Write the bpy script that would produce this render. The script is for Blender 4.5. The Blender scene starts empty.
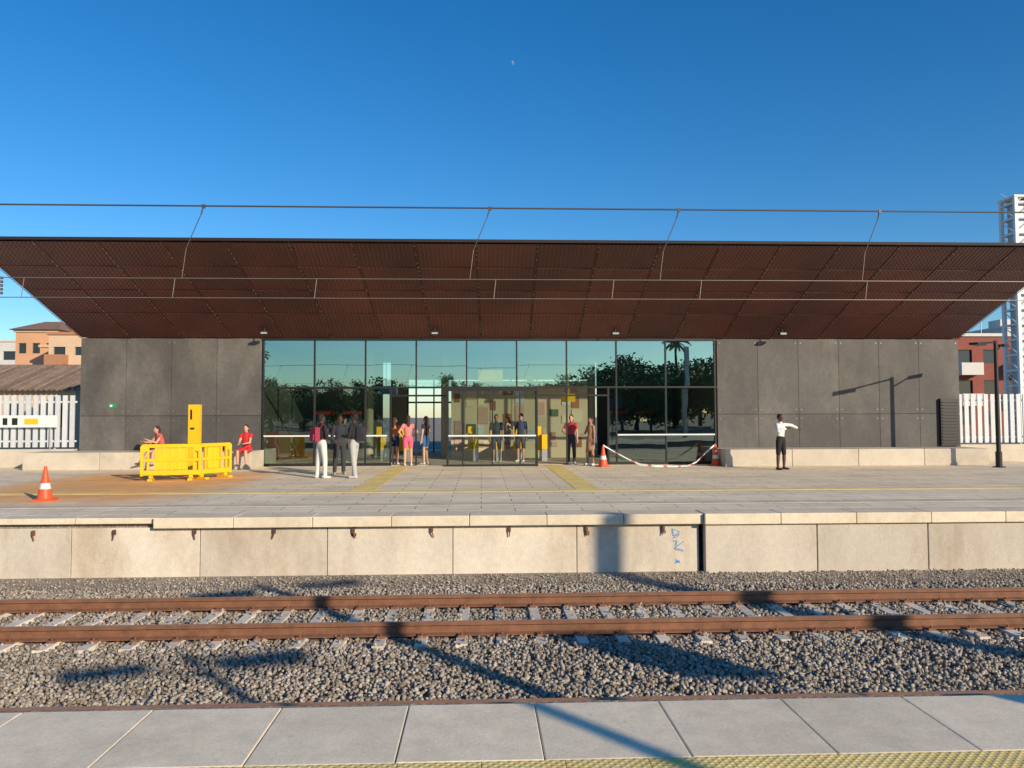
import bpy, math, random
import numpy as np
from mathutils import Vector, Matrix
random.seed(7); np.random.seed(7)
R=random.uniform
scene=bpy.context.scene

# ------------------------------------------------------------------ helpers
class MB:
    def __init__(s): s.v=[];s.f=[];s.m=[];s.t=[];s.s=[]
    def add(s,verts,faces,mat=0,tone=1.0,smooth=False):
        o=len(s.v); s.v+= [tuple(p) for p in verts]
        for f in faces:
            s.f.append(tuple(i+o for i in f)); s.m.append(mat); s.t.append(tone); s.s.append(smooth)
    def box(s,x0,x1,y0,y1,z0,z1,mat=0,tone=1.0,M=None):
        vs=[(x0,y0,z0),(x1,y0,z0),(x1,y1,z0),(x0,y1,z0),(x0,y0,z1),(x1,y0,z1),(x1,y1,z1),(x0,y1,z1)]
        if M is not None: vs=[M@Vector(p) for p in vs]
        s.add(vs,[(0,3,2,1),(4,5,6,7),(0,1,5,4),(1,2,6,5),(2,3,7,6),(3,0,4,7)],mat,tone)
    def cyl(s,p0,p1,r0,r1=None,n=10,mat=0,tone=1.0,smooth=True):
        if r1 is None: r1=r0
        p0=Vector(p0);p1=Vector(p1);d=(p1-p0).normalized()
        a=d.orthogonal().normalized();b=d.cross(a)
        vs=[]
        for p,r in((p0,r0),(p1,r1)):
            for i in range(n):
                t=2*math.pi*i/n; vs.append(p+a*(r*math.cos(t))+b*(r*math.sin(t)))
        s.add(vs,[(i,(i+1)%n,n+(i+1)%n,n+i) for i in range(n)],mat,tone,smooth)
        s.add(vs,[tuple(range(n-1,-1,-1)),tuple(range(n,2*n))],mat,tone,False)
    def ell(s,c,r,n=12,m=8,mat=0,tone=1.0):
        if not hasattr(r,'__len__'): r=(r,r,r)
        vs=[(c[0],c[1],c[2]-r[2])]
        for j in range(1,m):
            ph=-math.pi/2+math.pi*j/m
            for i in range(n):
                t=2*math.pi*i/n
                vs.append((c[0]+r[0]*math.cos(ph)*math.cos(t),c[1]+r[1]*math.cos(ph)*math.sin(t),c[2]+r[2]*math.sin(ph)))
        vs.append((c[0],c[1],c[2]+r[2])); L=len(vs)-1
        fs=[(0,1+(i+1)%n,1+i) for i in range(n)]
        for j in range(m-2):
            for i in range(n):
                a=1+j*n+i;b=1+j*n+(i+1)%n; fs.append((a,b,b+n,a+n))
        o=1+(m-2)*n
        fs+=[(o+i,o+(i+1)%n,L) for i in range(n)]
        s.add(vs,fs,mat,tone,True)
    def lathe(s,prof,c=(0,0,0),n=20,mat=0,tone=1.0,smooth=True,mats=None):
        vs=[]
        for r,z in prof:
            for i in range(n):
                t=2*math.pi*i/n; vs.append((c[0]+r*math.cos(t),c[1]+r*math.sin(t),c[2]+z))
        for j in range(len(prof)-1):
            s.add(vs,[(j*n+i,j*n+(i+1)%n,(j+1)*n+(i+1)%n,(j+1)*n+i) for i in range(n)],mats[j] if mats else mat,tone,smooth)
    def obj(s,name,mats,parent=None,bevel=0,loc=None,rotz=0):
        me=bpy.data.meshes.new(name); me.from_pydata(s.v,[],s.f)
        for m in mats: me.materials.append(m)
        me.polygons.foreach_set('material_index',s.m)
        me.polygons.foreach_set('use_smooth',s.s)
        a=me.attributes.new('tone','FLOAT','FACE'); a.data.foreach_set('value',s.t)
        me.update()
        o=bpy.data.objects.new(name,me); scene.collection.objects.link(o)
        if parent: o.parent=parent
        if loc: o.location=loc
        o.rotation_euler[2]=rotz
        if bevel:
            b=o.modifiers.new('bevel','BEVEL'); b.width=bevel; b.segments=2; b.limit_method='ANGLE'; b.angle_limit=math.radians(50)
        return o
def group(name,loc=(0,0,0),rotz=0):
    e=bpy.data.objects.new(name,None); e.location=loc; e.rotation_euler[2]=rotz
    scene.collection.objects.link(e); return e

def newmat(name):
    m=bpy.data.materials.new(name); m.use_nodes=True
    nt=m.node_tree; return m,nt,nt.nodes['Principled BSDF']
def N(nt,t,**k):
    n=nt.nodes.new(t)
    for a,b in k.items(): setattr(n,a,b)
    return n
def math_(nt,op,a,b=None,c=None,clamp=False):
    n=N(nt,'ShaderNodeMath',operation=op); n.use_clamp=clamp
    for i,x in enumerate((a,b,c)):
        if x is None: continue
        if isinstance(x,(int,float)): n.inputs[i].default_value=x
        else: nt.links.new(x,n.inputs[i])
    return n.outputs[0]
def maprange(nt,v,a,b,c,d):
    n=N(nt,'ShaderNodeMapRange'); nt.links.new(v,n.inputs[0])
    for i,x in enumerate((a,b,c,d)): n.inputs[i+1].default_value=x
    return n.outputs[0]
def noise(nt,vec,scale,detail=5,rough=.6):
    n=N(nt,'ShaderNodeTexNoise'); n.inputs['Scale'].default_value=scale
    n.inputs['Detail'].default_value=detail; n.inputs['Roughness'].default_value=rough
    nt.links.new(vec,n.inputs['Vector']); return n.outputs['Fac']
def scalecol(nt,col,val):
    n=N(nt,'ShaderNodeVectorMath',operation='SCALE')
    if isinstance(col,tuple): n.inputs[0].default_value=col[:3]
    else: nt.links.new(col,n.inputs[0])
    nt.links.new(val,n.inputs['Scale']); return n.outputs[0]
def mixcol(nt,fac,a,b):
    n=N(nt,'ShaderNodeMix',data_type='RGBA')
    if isinstance(fac,float): n.inputs[0].default_value=fac
    else: nt.links.new(fac,n.inputs[0])
    for i,x in((6,a),(7,b)):
        if isinstance(x,tuple): n.inputs[i].default_value=(*x[:3],1)
        else: nt.links.new(x,n.inputs[i])
    return n.outputs[2]
def objvec(nt,stretch=None):
    tc=N(nt,'ShaderNodeTexCoord').outputs['Object']
    if stretch:
        mp=N(nt,'ShaderNodeMapping'); mp.inputs['Scale'].default_value=stretch
        nt.links.new(tc,mp.inputs[0]); return mp.outputs[0]
    return tc
def tone(nt):
    a=N(nt,'ShaderNodeAttribute'); a.attribute_name='tone'; return a.outputs['Fac']
def addbump(nt,p,h,dist,strength=1.0):
    b=N(nt,'ShaderNodeBump'); b.inputs['Distance'].default_value=dist; b.inputs['Strength'].default_value=strength
    nt.links.new(h,b.inputs['Height']); nt.links.new(b.outputs[0],p.inputs['Normal'])
def M(name,col,rough=.7,var=.15,scale=3,bump=0,bscale=40,metal=0,stretch=None,dirt=None,dirtamt=.5,spec=.4):
    m,nt,p=newmat(name)
    v=objvec(nt,stretch)
    f=maprange(nt,noise(nt,v,scale),.25,.75,1-var,1+var)
    f2=maprange(nt,noise(nt,objvec(nt),scale*11),.3,.7,1-var*.45,1+var*.45)
    f=math_(nt,'MULTIPLY',math_(nt,'MULTIPLY',f,f2),tone(nt))
    c=col
    if dirt:
        k=maprange(nt,noise(nt,v,scale*.6,7,.7),.48,.68,0,dirtamt)
        c=mixcol(nt,k,col,dirt)
    nt.links.new(scalecol(nt,c,f),p.inputs['Base Color'])
    p.inputs['Roughness'].default_value=rough; p.inputs['Metallic'].default_value=metal
    p.inputs['Specular IOR Level'].default_value=spec
    if bump: addbump(nt,p,noise(nt,objvec(nt),bscale),bump)
    return m

# ------------------------------------------------------------------ world / sun
SUN_EL=math.radians(18)
sh=Vector((-.637,.771,0)).normalized()
tosun=Vector((-sh.x*math.cos(SUN_EL),-sh.y*math.cos(SUN_EL),math.sin(SUN_EL)))
w=bpy.data.worlds.new('World'); scene.world=w; w.use_nodes=True
nt=w.node_tree; bg=nt.nodes['Background']
sky=N(nt,'ShaderNodeTexSky',sky_type='NISHITA'); sky.sun_disc=False
sky.sun_elevation=SUN_EL; sky.sun_rotation=math.atan2(tosun.x,tosun.y)
sky.altitude=0; sky.air_density=1.0; sky.dust_density=.25; sky.ozone_density=4.0
hs=N(nt,'ShaderNodeHueSaturation'); hs.inputs['Saturation'].default_value=1.28; hs.inputs['Hue'].default_value=.502
nt.links.new(sky.outputs[0],hs.inputs['Color']); nt.links.new(hs.outputs[0],bg.inputs[0])
bg.inputs[1].default_value=.15
sd=bpy.data.lights.new('sun','SUN'); sd.energy=5; sd.angle=math.radians(.53); sd.color=(1,.85,.63)
so=bpy.data.objects.new('sun',sd); scene.collection.objects.link(so)
so.rotation_euler=tosun.to_track_quat('Z','Y').to_euler(); so.location=tosun*50
scene.view_settings.view_transform='Standard'; scene.view_settings.look='None'; scene.view_settings.exposure=0

# camera
cd=bpy.data.cameras.new('camera'); cam=bpy.data.objects.new('camera',cd); scene.collection.objects.link(cam)
cd.sensor_width=36; cd.lens=27.07; cd.clip_end=6000; cd.clip_start=.05
cam.matrix_world=Matrix.Translation((0,0,1.65))@Matrix.Rotation(math.radians(-2.3),4,'Z')@Matrix.Rotation(math.radians(92.45),4,'X')@Matrix.Rotation(math.radians(-.17),4,'Z')
scene.camera=cam

# ------------------------------------------------------------------ materials
m_conc=M('concrete_light',(.58,.51,.41),.85,.12,1.5,.004,60,dirt=(.40,.34,.27),dirtamt=.5)
def copingmat(name,col,dark):
    m,nt,p=newmat(name); v=objvec(nt)
    c=mixcol(nt,maprange(nt,noise(nt,v,.9,8,.7),.45,.68,0,.6),col,dark)
    vo=N(nt,'ShaderNodeTexVoronoi'); vo.inputs['Scale'].default_value=5.5; nt.links.new(v,vo.inputs['Vector'])
    spot=math_(nt,'MULTIPLY',maprange(nt,vo.outputs['Distance'],.035,.075,.5,0),maprange(nt,noise(nt,v,2.1,2),.5,.6,0,1))
    c=mixcol(nt,spot,c,(.12,.10,.09))
    f=math_(nt,'MULTIPLY',maprange(nt,noise(nt,v,55,5,.75),.3,.7,.86,1.12),maprange(nt,noise(nt,v,6,6,.7),.3,.7,.88,1.08))
    nt.links.new(scalecol(nt,c,math_(nt,'MULTIPLY',f,tone(nt))),p.inputs['Base Color']); p.inputs['Roughness'].default_value=.9; p.inputs['Specular IOR Level'].default_value=.2
    addbump(nt,p,noise(nt,v,140,3),.0018); return m
m_coping=copingmat('coping_concrete',(.92,.78,.58),(.68,.56,.40))
m_wallc=M('platform_wall_concrete',(.66,.585,.48),.9,.14,1.1,.006,30,stretch=(1,1,.35),dirt=(.40,.29,.19),dirtamt=.65)
m_wallclad=M('cladding_slate',(.092,.086,.081),.65,.24,.9,.003,50,stretch=(1,1,.5),dirt=(.16,.145,.13),dirtamt=.9)
m_black=M('black_steel',(.018,.018,.019),.45,.1,4)
m_dark=M('dark_gap',(.01,.01,.01),.9,.1,4)
m_white=M('white_paint',(.75,.75,.73),.5,.06,4)
m_rust=M('rail_rust',(.22,.10,.055),.75,.3,6,.002,80,dirt=(.12,.06,.035))
m_railtop=M('rail_head',(.45,.25,.15),.6,.15,6,metal=.1)
m_sleeper=M('sleeper_concrete',(.80,.70,.56),.85,.16,5,.003,60,dirt=(.5,.4,.3),dirtamt=.7)
m_yel=M('yellow_plastic',(.85,.50,.012),.4,.08,3)
m_steel=M('galvanised_steel',(.45,.46,.47),.4,.1,6,metal=.6)

def tiles(name,c1,c2,mort,bw,rh,off,msize,stain=False):
    m,nt,p=newmat(name); v=objvec(nt)
    b=N(nt,'ShaderNodeTexBrick',offset=off); nt.links.new(v,b.inputs['Vector'])
    b.inputs['Color1'].default_value=(*c1,1); b.inputs['Color2'].default_value=(*c2,1); b.inputs['Mortar'].default_value=(*mort,1)
    b.inputs['Scale'].default_value=1; b.inputs['Mortar Size'].default_value=msize; b.inputs['Mortar Smooth'].default_value=.2
    b.inputs['Brick Width'].default_value=bw; b.inputs['Row Height'].default_value=rh
    col=b.outputs['Color']
    if stain:
        sx=N(nt,'ShaderNodeSeparateXYZ'); nt.links.new(v,sx.inputs[0])
        dx=math_(nt,'DIVIDE',math_(nt,'ADD',sx.outputs[0],8.8),3.0); dy=math_(nt,'DIVIDE',math_(nt,'SUBTRACT',sx.outputs[1],19.6),4.6)
        d=math_(nt,'ADD',math_(nt,'POWER',math_(nt,'ABSOLUTE',dx),4),math_(nt,'POWER',math_(nt,'ABSOLUTE',dy),4))
        d=math_(nt,'ADD',d,math_(nt,'MULTIPLY',noise(nt,v,1.3),1.4))
        k=maprange(nt,d,.8,2.1,.95,0)
        col=mixcol(nt,k,col,(.92,.46,.16))
    f=maprange(nt,noise(nt,v,.8,7,.65),.3,.7,.84,1.10)
    f2=maprange(nt,noise(nt,v,25,4),.3,.7,.93,1.07)
    k=maprange(nt,noise(nt,v,.45,8,.75),.54,.7,0,.45)
    col=mixcol(nt,k,col,(.58,.48,.34))
    nt.links.new(scalecol(nt,col,math_(nt,'MULTIPLY',f,f2)),p.inputs['Base Color'])
    p.inputs['Roughness'].default_value=.9; p.inputs['Specular IOR Level'].default_value=.2
    h=math_(nt,'SUBTRACT',math_(nt,'MULTIPLY',noise(nt,v,120),.3),b.outputs['Fac'])
    addbump(nt,p,h,.003)
    return m
m_paving=tiles('platform_paving',(.95,.80,.58),(.84,.70,.51),(.30,.25,.19),1.2,.4,.5,.010,True)
m_pavenear=tiles('platform_paving_slabs',(.75,.66,.53),(.7,.62,.5),(.2,.19,.17),.6,.4,.0,.006)
m_floor=tiles('lobby_floor',(.6,.52,.42),(.55,.47,.39),(.2,.18,.16),.6,.6,0,.006)

def tactile(name,col):
    m,nt,p=newmat(name); v=objvec(nt)
    sx=N(nt,'ShaderNodeSeparateXYZ'); nt.links.new(v,sx.inputs[0])
    a=math_(nt,'SINE',math_(nt,'MULTIPLY',sx.outputs[0],2*math.pi/.05)); b=math_(nt,'SINE',math_(nt,'MULTIPLY',sx.outputs[1],2*math.pi/.05))
    h=math_(nt,'MAXIMUM',math_(nt,'MULTIPLY',a,b),0)
    f=math_(nt,'MULTIPLY',maprange(nt,noise(nt,v,2,6),.3,.7,.82,1.12),maprange(nt,h,0,.5,.9,1.06))
    nt.links.new(scalecol(nt,col,f),p.inputs['Base Color']); p.inputs['Roughness'].default_value=.75
    addbump(nt,p,h,.003); return m
m_tact=tactile('tactile_yellow',(.95,.72,.26)); m_tactg=tactile('tactile_grey',(.70,.59,.44))

def ground():
    m,nt,p=newmat('ground_dirt'); v=objvec(nt)
    vo=N(nt,'ShaderNodeTexVoronoi'); vo.inputs['Scale'].default_value=22; nt.links.new(v,vo.inputs['Vector'])
    c=mixcol(nt,maprange(nt,noise(nt,v,1.5,6),.35,.65,0,1),(.36,.30,.23),(.5,.43,.34))
    sc=math_(nt,'MULTIPLY',maprange(nt,vo.outputs['Distance'],0,.6,1.1,.6),maprange(nt,noise(nt,v,60),.3,.7,.8,1.2))
    nt.links.new(scalecol(nt,c,sc),p.inputs['Base Color']); p.inputs['Roughness'].default_value=.95
    addbump(nt,p,noise(nt,v,30),.02)
    prof=[(-2500,-.06),(4.7,-.06),(4.7,-1.06),(12.3,-1.06),(12.9,-.99),(13.2,-.985),(13.2,-.06),(2500,-.06)]
    b=MB(); vs=[];
    for y,z in prof: vs+=[(-2500,y,z),(2500,y,z)]
    b.add(vs,[(2*i,2*i+1,2*i+3,2*i+2) for i in range(len(prof)-1)])
    b.obj('ground',[m])
ground()

# ------------------------------------------------------------------ ballast
def ballast():
    m,nt,p=newmat('ballast_stone'); 
    tn=tone(nt); v=objvec(nt)
    c=mixcol(nt,maprange(nt,tn,.5,1.4,0,1),(.29,.225,.165),(.45,.40,.33))
    sx=N(nt,'ShaderNodeSeparateXYZ'); nt.links.new(v,sx.inputs[0])
    r=None
    for y in(9.58,11.0,6.92):
        d=math_(nt,'ABSOLUTE',math_(nt,'SUBTRACT',sx.outputs[1],y))
        k=maprange(nt,d,.05,.32,.55,0); r=k if r is None else math_(nt,'MAXIMUM',r,k)
    c=mixcol(nt,r,c,(.26,.15,.09))
    f=math_(nt,'MULTIPLY',maprange(nt,tn,.5,1.4,.72,1.1),maprange(nt,noise(nt,v,1.1),.3,.7,.82,1.15))
    nt.links.new(scalecol(nt,c,f),p.inputs['Base Color']); p.inputs['Roughness'].default_value=.9
    protos=[]
    ph=(1+5**.5)/2
    iv=np.array([(-1,ph,0),(1,ph,0),(-1,-ph,0),(1,-ph,0),(0,-1,ph),(0,1,ph),(0,-1,-ph),(0,1,-ph),(ph,0,-1),(ph,0,1),(-ph,0,-1),(-ph,0,1)])/1.9
    IF=np.array([(0,11,5),(0,5,1),(0,1,7),(0,7,10),(0,10,11),(1,5,9),(5,11,4),(11,10,2),(10,7,6),(7,1,8),(3,9,4),(3,4,2),(3,2,6),(3,6,8),(3,8,9),(4,9,5),(2,4,11),(6,2,10),(8,6,7),(9,8,1)])
    for k in range(10):
        protos.append(iv*np.random.uniform(.62,1.25,(12,1))*np.array([1.15,.9,.7]))
    protos=np.array(protos)
    n=140000
    x=np.random.uniform(-12.5,15,n); y=np.random.uniform(6.3,13.0,n)
    onsl=(np.abs(((x)/.485)%1-.5)<.18)&(((y>9.14)&(y<11.47))|(y<7.38))
    keep=~(onsl&(np.random.rand(n)>.07))
    far=(y>12.3)&(np.random.rand(n)>.35)
    keep&=~far
    onr=(np.abs(y-9.58)<.05)|(np.abs(y-11.0)<.05)|(np.abs(y-6.92)<.05)
    keep&=~onr
    x=x[keep];y=y[keep];n=len(x)
    sz=np.random.uniform(.016,.033,n); sz[y>12.3]*=.7
    z=-1.055+np.random.uniform(-.012,.03,n)+.012*np.sin(x*1.7+y*2.1)
    insl=((y>9.14)&(y<11.47))
    z[~insl]+=.012
    os2=(np.abs(((x)/.485)%1-.5)<.16)&insl; z[os2]=-1.0+np.random.uniform(-.004,.008,int(os2.sum()))
    z=np.where(y>12.3,-1.035+(y-12.3)*.09,z)
    q=np.random.normal(size=(n,4)); q/=np.linalg.norm(q,axis=1)[:,None]
    a,b,c2,d=q.T
    Rm=np.stack([1-2*(c2*c2+d*d),2*(b*c2-a*d),2*(b*d+a*c2),2*(b*c2+a*d),1-2*(b*b+d*d),2*(c2*d-a*b),2*(b*d-a*c2),2*(c2*d+a*b),1-2*(b*b+c2*c2)],1).reshape(n,3,3)
    P=protos[np.random.randint(0,10,n)]*sz[:,None,None]
    V=np.einsum('nij,nkj->nki',Rm,P)+np.stack([x,y,z],1)[:,None,:]
    F=IF[None]+(np.arange(n)*12)[:,None,None]
    me=bpy.data.meshes.new('ballast')
    me.vertices.add(n*12); me.vertices.foreach_set('co',V.astype(np.float32).ravel())
    me.loops.add(n*60); me.loops.foreach_set('vertex_index',F.astype(np.int32).ravel())
    me.polygons.add(n*20); me.polygons.foreach_set('loop_start',np.arange(0,n*60,3,dtype=np.int32))
    me.update(calc_edges=True)
    at=me.attributes.new('tone','FLOAT','FACE'); at.data.foreach_set('value',np.repeat(np.random.uniform(.5,1.4,n),20).astype(np.float32))
    me.materials.append(m)
    o=bpy.data.objects.new('ballast',me); scene.collection.objects.link(o)
ballast()

# ------------------------------------------------------------------ tracks
def track(yc):
    g=group('railway_track')
    prof=[(-.07,0),(.07,0),(.07,.012),(.012,.03),(.01,.105),(.036,.12),(.036,.152),(.028,.16),(-.028,.16),(-.036,.152),(-.036,.12),(-.01,.105),(-.012,.03),(-.07,.012)]
    for k,y in enumerate((yc-.71,yc+.71)):
        b=MB(); n=len(prof); vs=[]
        for X in(-90,90): vs+=[(X,y+a,-1.01+z) for a,z in prof]
        b.add(vs,[(i,(i+1)%n,n+(i+1)%n,n+i) for i in range(n)],0)
        b.m[7]=1
        b.obj('rail_%d'%(k+1),[m_rust,m_railtop],g)
    b=MB(); c=MB()
    for i in range(-90,91):
        X=(i+.5)*.485+R(-.008,.008); t=R(.8,1.1)
        hw=.066
        if abs(X)>26: continue
        y0,y1=yc-1.13+R(-.02,.02),yc+1.13
        ys=[y0,y0+.5,y0+.75,y1-.75,y1-.5,y1]; zt=[-1.012,-1.012,-1.018,-1.018,-1.012,-1.012]
        vs=[]
        for yy,zz in zip(ys,zt): vs+=[(X-hw-.03,yy,-1.2),(X-hw,yy,zz),(X+hw,yy,zz),(X+hw+.03,yy,-1.2)]
        fs=[(0,1,2,3),(20,23,22,21)]
        for j in range(5):
            for k in range(3): fs.append((4*j+k,4*j+4+k,4*j+5+k,4*j+1+k))
        b.add(vs,fs,0,t)
        for y in(yc-.71,yc+.71):
            for s in(-1,1):
                c.box(X-.045,X+.045,y+s*.115-.03,y+s*.115+.03,-1.01,-.98,0)
                c.cyl((X,y+s*.12,-.98),(X,y+s*.12,-.955),.015,n=6)
    b.obj('sleepers',[m_sleeper],g); c.obj('rail_clips',[m_rust],g)
track(10.29); track(6.21)

# ------------------------------------------------------------------ far platform
def far_platform():
    g=group('railway_platform')
    b=MB(); b.box(-80,80,13.5,40,-1.2,0,0); b.obj('paving',[m_paving],g)
    b=MB()
    x=-60
    while x<60:
        nx=x+1.3
        if x<2.5<nx: nx=3.76
        right=x>=3.7; left=x<-5.9
        y0=12.9 if right else (13.06 if left else 12.98)
        z1=.012 if right else (.0 if left else .004)
        b.box(x+.004,nx-.004,y0,13.497,-.17 if not left else -.1,z1,0,R(.88,1.0)*.93); x=nx
    b.obj('coping',[m_coping],g,bevel=.012)
    b=MB()
    xs=[3.72-2.1*i for i in range(30,-1,-1)]
    for a,c in zip(xs[:-1],xs[1:]): b.box(a+.006,c-.006,13.12,13.49,-1.2,-.172,0,R(.90,1.08))
    for i in range(25): 
        a=3.78+1.93*i; b.box(a+.01,a+1.92,12.98,13.49,-1.2,-.172,0,R(.88,1.03)*.92)
    b.obj('retaining_wall',[m_wallc],g,bevel=.008)
    b=MB(); b.box(-60,60,13.15,13.495,-1.2,-.18,0); b.obj('joint_backing',[m_dark],g)
    b=MB(); x=3.1
    while x>-20:
        b.box(x-.02,x+.02,13.07,13.12,-.28,-.20,0,R(.5,1)); b.cyl((x,13.07,-.28),(x+R(-.04,.04),13.09,-.37),.012,.008,8,0)
        if R(0,1)<.6: b.box(x-.04,x+.045,13.11,13.119,-.36+R(0,.03),-.29,0,R(.6,1.2)); 
        x-=1.31
    b.obj('cable_brackets',[m_rust],g)
    b=MB()
    for y0,y1,m in((17.1,17.5,0),(14.55,14.95,1)):
        x=-60.
        while x<60: b.box(x+.003,x+.397,y0,y1,.0,.005,m,R(.9,1.08)); x+=.4
    for X0 in(-2.95,2.15):
        y=17.51
        while y<26: b.box(X0,X0+.55,y+.003,y+.397,.0,.005,0,R(.9,1.1)); y+=.4
    b.obj('tactile_paving',[m_tact,m_tactg],g)
    m_g=M('blue_spray_paint',(.06,.26,.55),.6,.1)
    b=MB()
    def stroke(pts):
        for p,q in zip(pts[:-1],pts[1:]): b.cyl((p[0],13.122,p[1]),(q[0],13.122,q[1]),.0075,n=5)
    for ox,oz,s in((3.32,-.34,.09),(3.36,-.56,.10),(3.34,-.80,.05)):
        for k in range(3):
            pts=[(ox+R(-s,s),oz+R(-s,s)) for _ in range(4)]; stroke(pts)
    b.obj('graffiti',[m_g],g)
far_platform()

def near_platform():
    g=group('railway_platform')
    b=MB(); b.box(-80,80,-7,3.30,-.5,0,0); b.obj('paving',[m_pavenear],g)
    b=MB(); x=.304-.718*50
    while x<36:
        b.box(x+.003,x+.715,3.765,4.50,-.16,.004+R(-.001,.001),0,R(.90,1.04)); x+=.718
    b.obj('coping',[m_coping],g,bevel=.006)
    b=MB(); x=-40.
    while x<40: b.box(x+.002,x+.398,3.305,3.755,-.1,.006,0,R(.94,1.06)); x+=.4
    b.obj('tactile_paving',[m_tact],g)
    b=MB(); b.box(-80,80,3.2,4.42,-1.2,-.17,0); b.box(-80,80,3.28,3.77,-.17,-.02,0); b.obj('retaining_wall',[m_wallc],g)
    b=MB(); b.box(-80,80,4.502,4.53,-.14,-.03,0); b.obj('edge_strip',[m_black],g)
near_platform()

# ------------------------------------------------------------------ station building
XL,XR,YW,ZT=-13.5,16.86,26.5,4.37
GL,GR=-7.41,8.14
st=group('station_building')
def glassmat(name,tint,refl,rtint):
    m=bpy.data.materials.new(name); m.use_nodes=True; nt=m.node_tree; nt.nodes.clear()
    out=N(nt,'ShaderNodeOutputMaterial'); mx=N(nt,'ShaderNodeMixShader'); tr=N(nt,'ShaderNodeBsdfTransparent'); gl=N(nt,'ShaderNodeBsdfGlossy')
    tr.inputs[0].default_value=(*tint,1); gl.inputs[0].default_value=(*rtint,1); gl.inputs['Roughness'].default_value=.0
    lw=N(nt,'ShaderNodeLayerWeight'); lw.inputs[0].default_value=.5
    k=math_(nt,'MULTIPLY',math_(nt,'POWER',lw.outputs['Facing'],4.0),.8)
    nt.links.new(math_(nt,'ADD',k,refl+.04,clamp=True),mx.inputs[0])
    v=objvec(nt); bp=N(nt,'ShaderNodeBump'); bp.inputs['Distance'].default_value=.002; nt.links.new(noise(nt,v,.9,1),bp.inputs['Height']); nt.links.new(bp.outputs[0],gl.inputs['Normal'])
    nt.links.new(tr.outputs[0],mx.inputs[1]); nt.links.new(gl.outputs[0],mx.inputs[2]); nt.links.new(mx.outputs[0],out.inputs[0])
    return m
m_glass=glassmat('curtain_glass',(.60,.72,.67),.24,(.80,.98,.90))
m_glass2=glassmat('door_glass',(.82,.88,.85),.04,(.8,.95,.9))
m_glass3=glassmat('upper_glass',(.56,.72,.68),.38,(.72,.98,.90))
def cladding():
    b=MB(); k=MB()
    for x0,x1 in((XL,GL-.05),(GR+.08,XR)):
        n=round((x1-x0)/1.43); wv=(x1-x0)/n
        for i in range(n):
            a=x0+i*wv
            for z0,z1 in((.0,1.72),(1.73,4.36)):
                b.box(a+.006,a+wv-.006,YW,YW+.05,z0,z1-.004,0,R(.82,1.14))
                for zz in(z0+.15,z1-.15):
                    for xx in(a+.09,a+wv-.09): k.cyl((xx,YW-.006,zz),(xx,YW+.01,zz),.014,n=6,mat=0)
    b.obj('cladding_panels',[m_wallclad],st); k.obj('panel_bolts',[m_steel],st)
    b=MB()
    b.box(XL+.01,GL-.06,YW+.06,YW+.3,0,4.36); b.box(GR+.09,XR-.01,YW+.06,YW+.3,0,4.36)
    b.box(XL+.01,XL+.3,YW+.31,38,0,4.36); b.box(XR-.3,XR-.01,YW+.31,38,0,4.36)
    b.obj('structural_walls',[m_wallclad],st)
cladding()
m_roof,nt,p=newmat('perforated_corten')
v=objvec(nt); sx=N(nt,'ShaderNodeSeparateXYZ'); nt.links.new(v,sx.inputs[0])
a=math_(nt,'SINE',math_(nt,'MULTIPLY',sx.outputs[0],2*math.pi/.12)); bb=math_(nt,'SINE',math_(nt,'MULTIPLY',sx.outputs[1],2*math.pi/.13))
hole=maprange(nt,math_(nt,'MULTIPLY',a,bb),.05,.45,1,.22)
col=mixcol(nt,maprange(nt,noise(nt,v,.35,5),.35,.65,0,1),(.115,.033,.024),(.20,.055,.037))
nt.links.new(scalecol(nt,col,math_(nt,'MULTIPLY',hole,tone(nt))),p.inputs['Base Color']); p.inputs['Roughness'].default_value=.5
addbump(nt,p,a,.008)
m_seam=M('roof_seam',(.13,.055,.042),.5,.1); m_top=M('roof_fascia',(.022,.013,.011),.7,.1)
def roofpt(u,t,off=0.0):
    x0=XL+(-14.06-XL)*t; x1=XR+(17.26-XR)*t
    y=YW-.01+(21.5-YW)*t; z=4.38+(6.54-4.38)*t
    return Vector((x0+(x1-x0)*u,y-off*.39,z-off*.92))
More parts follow.
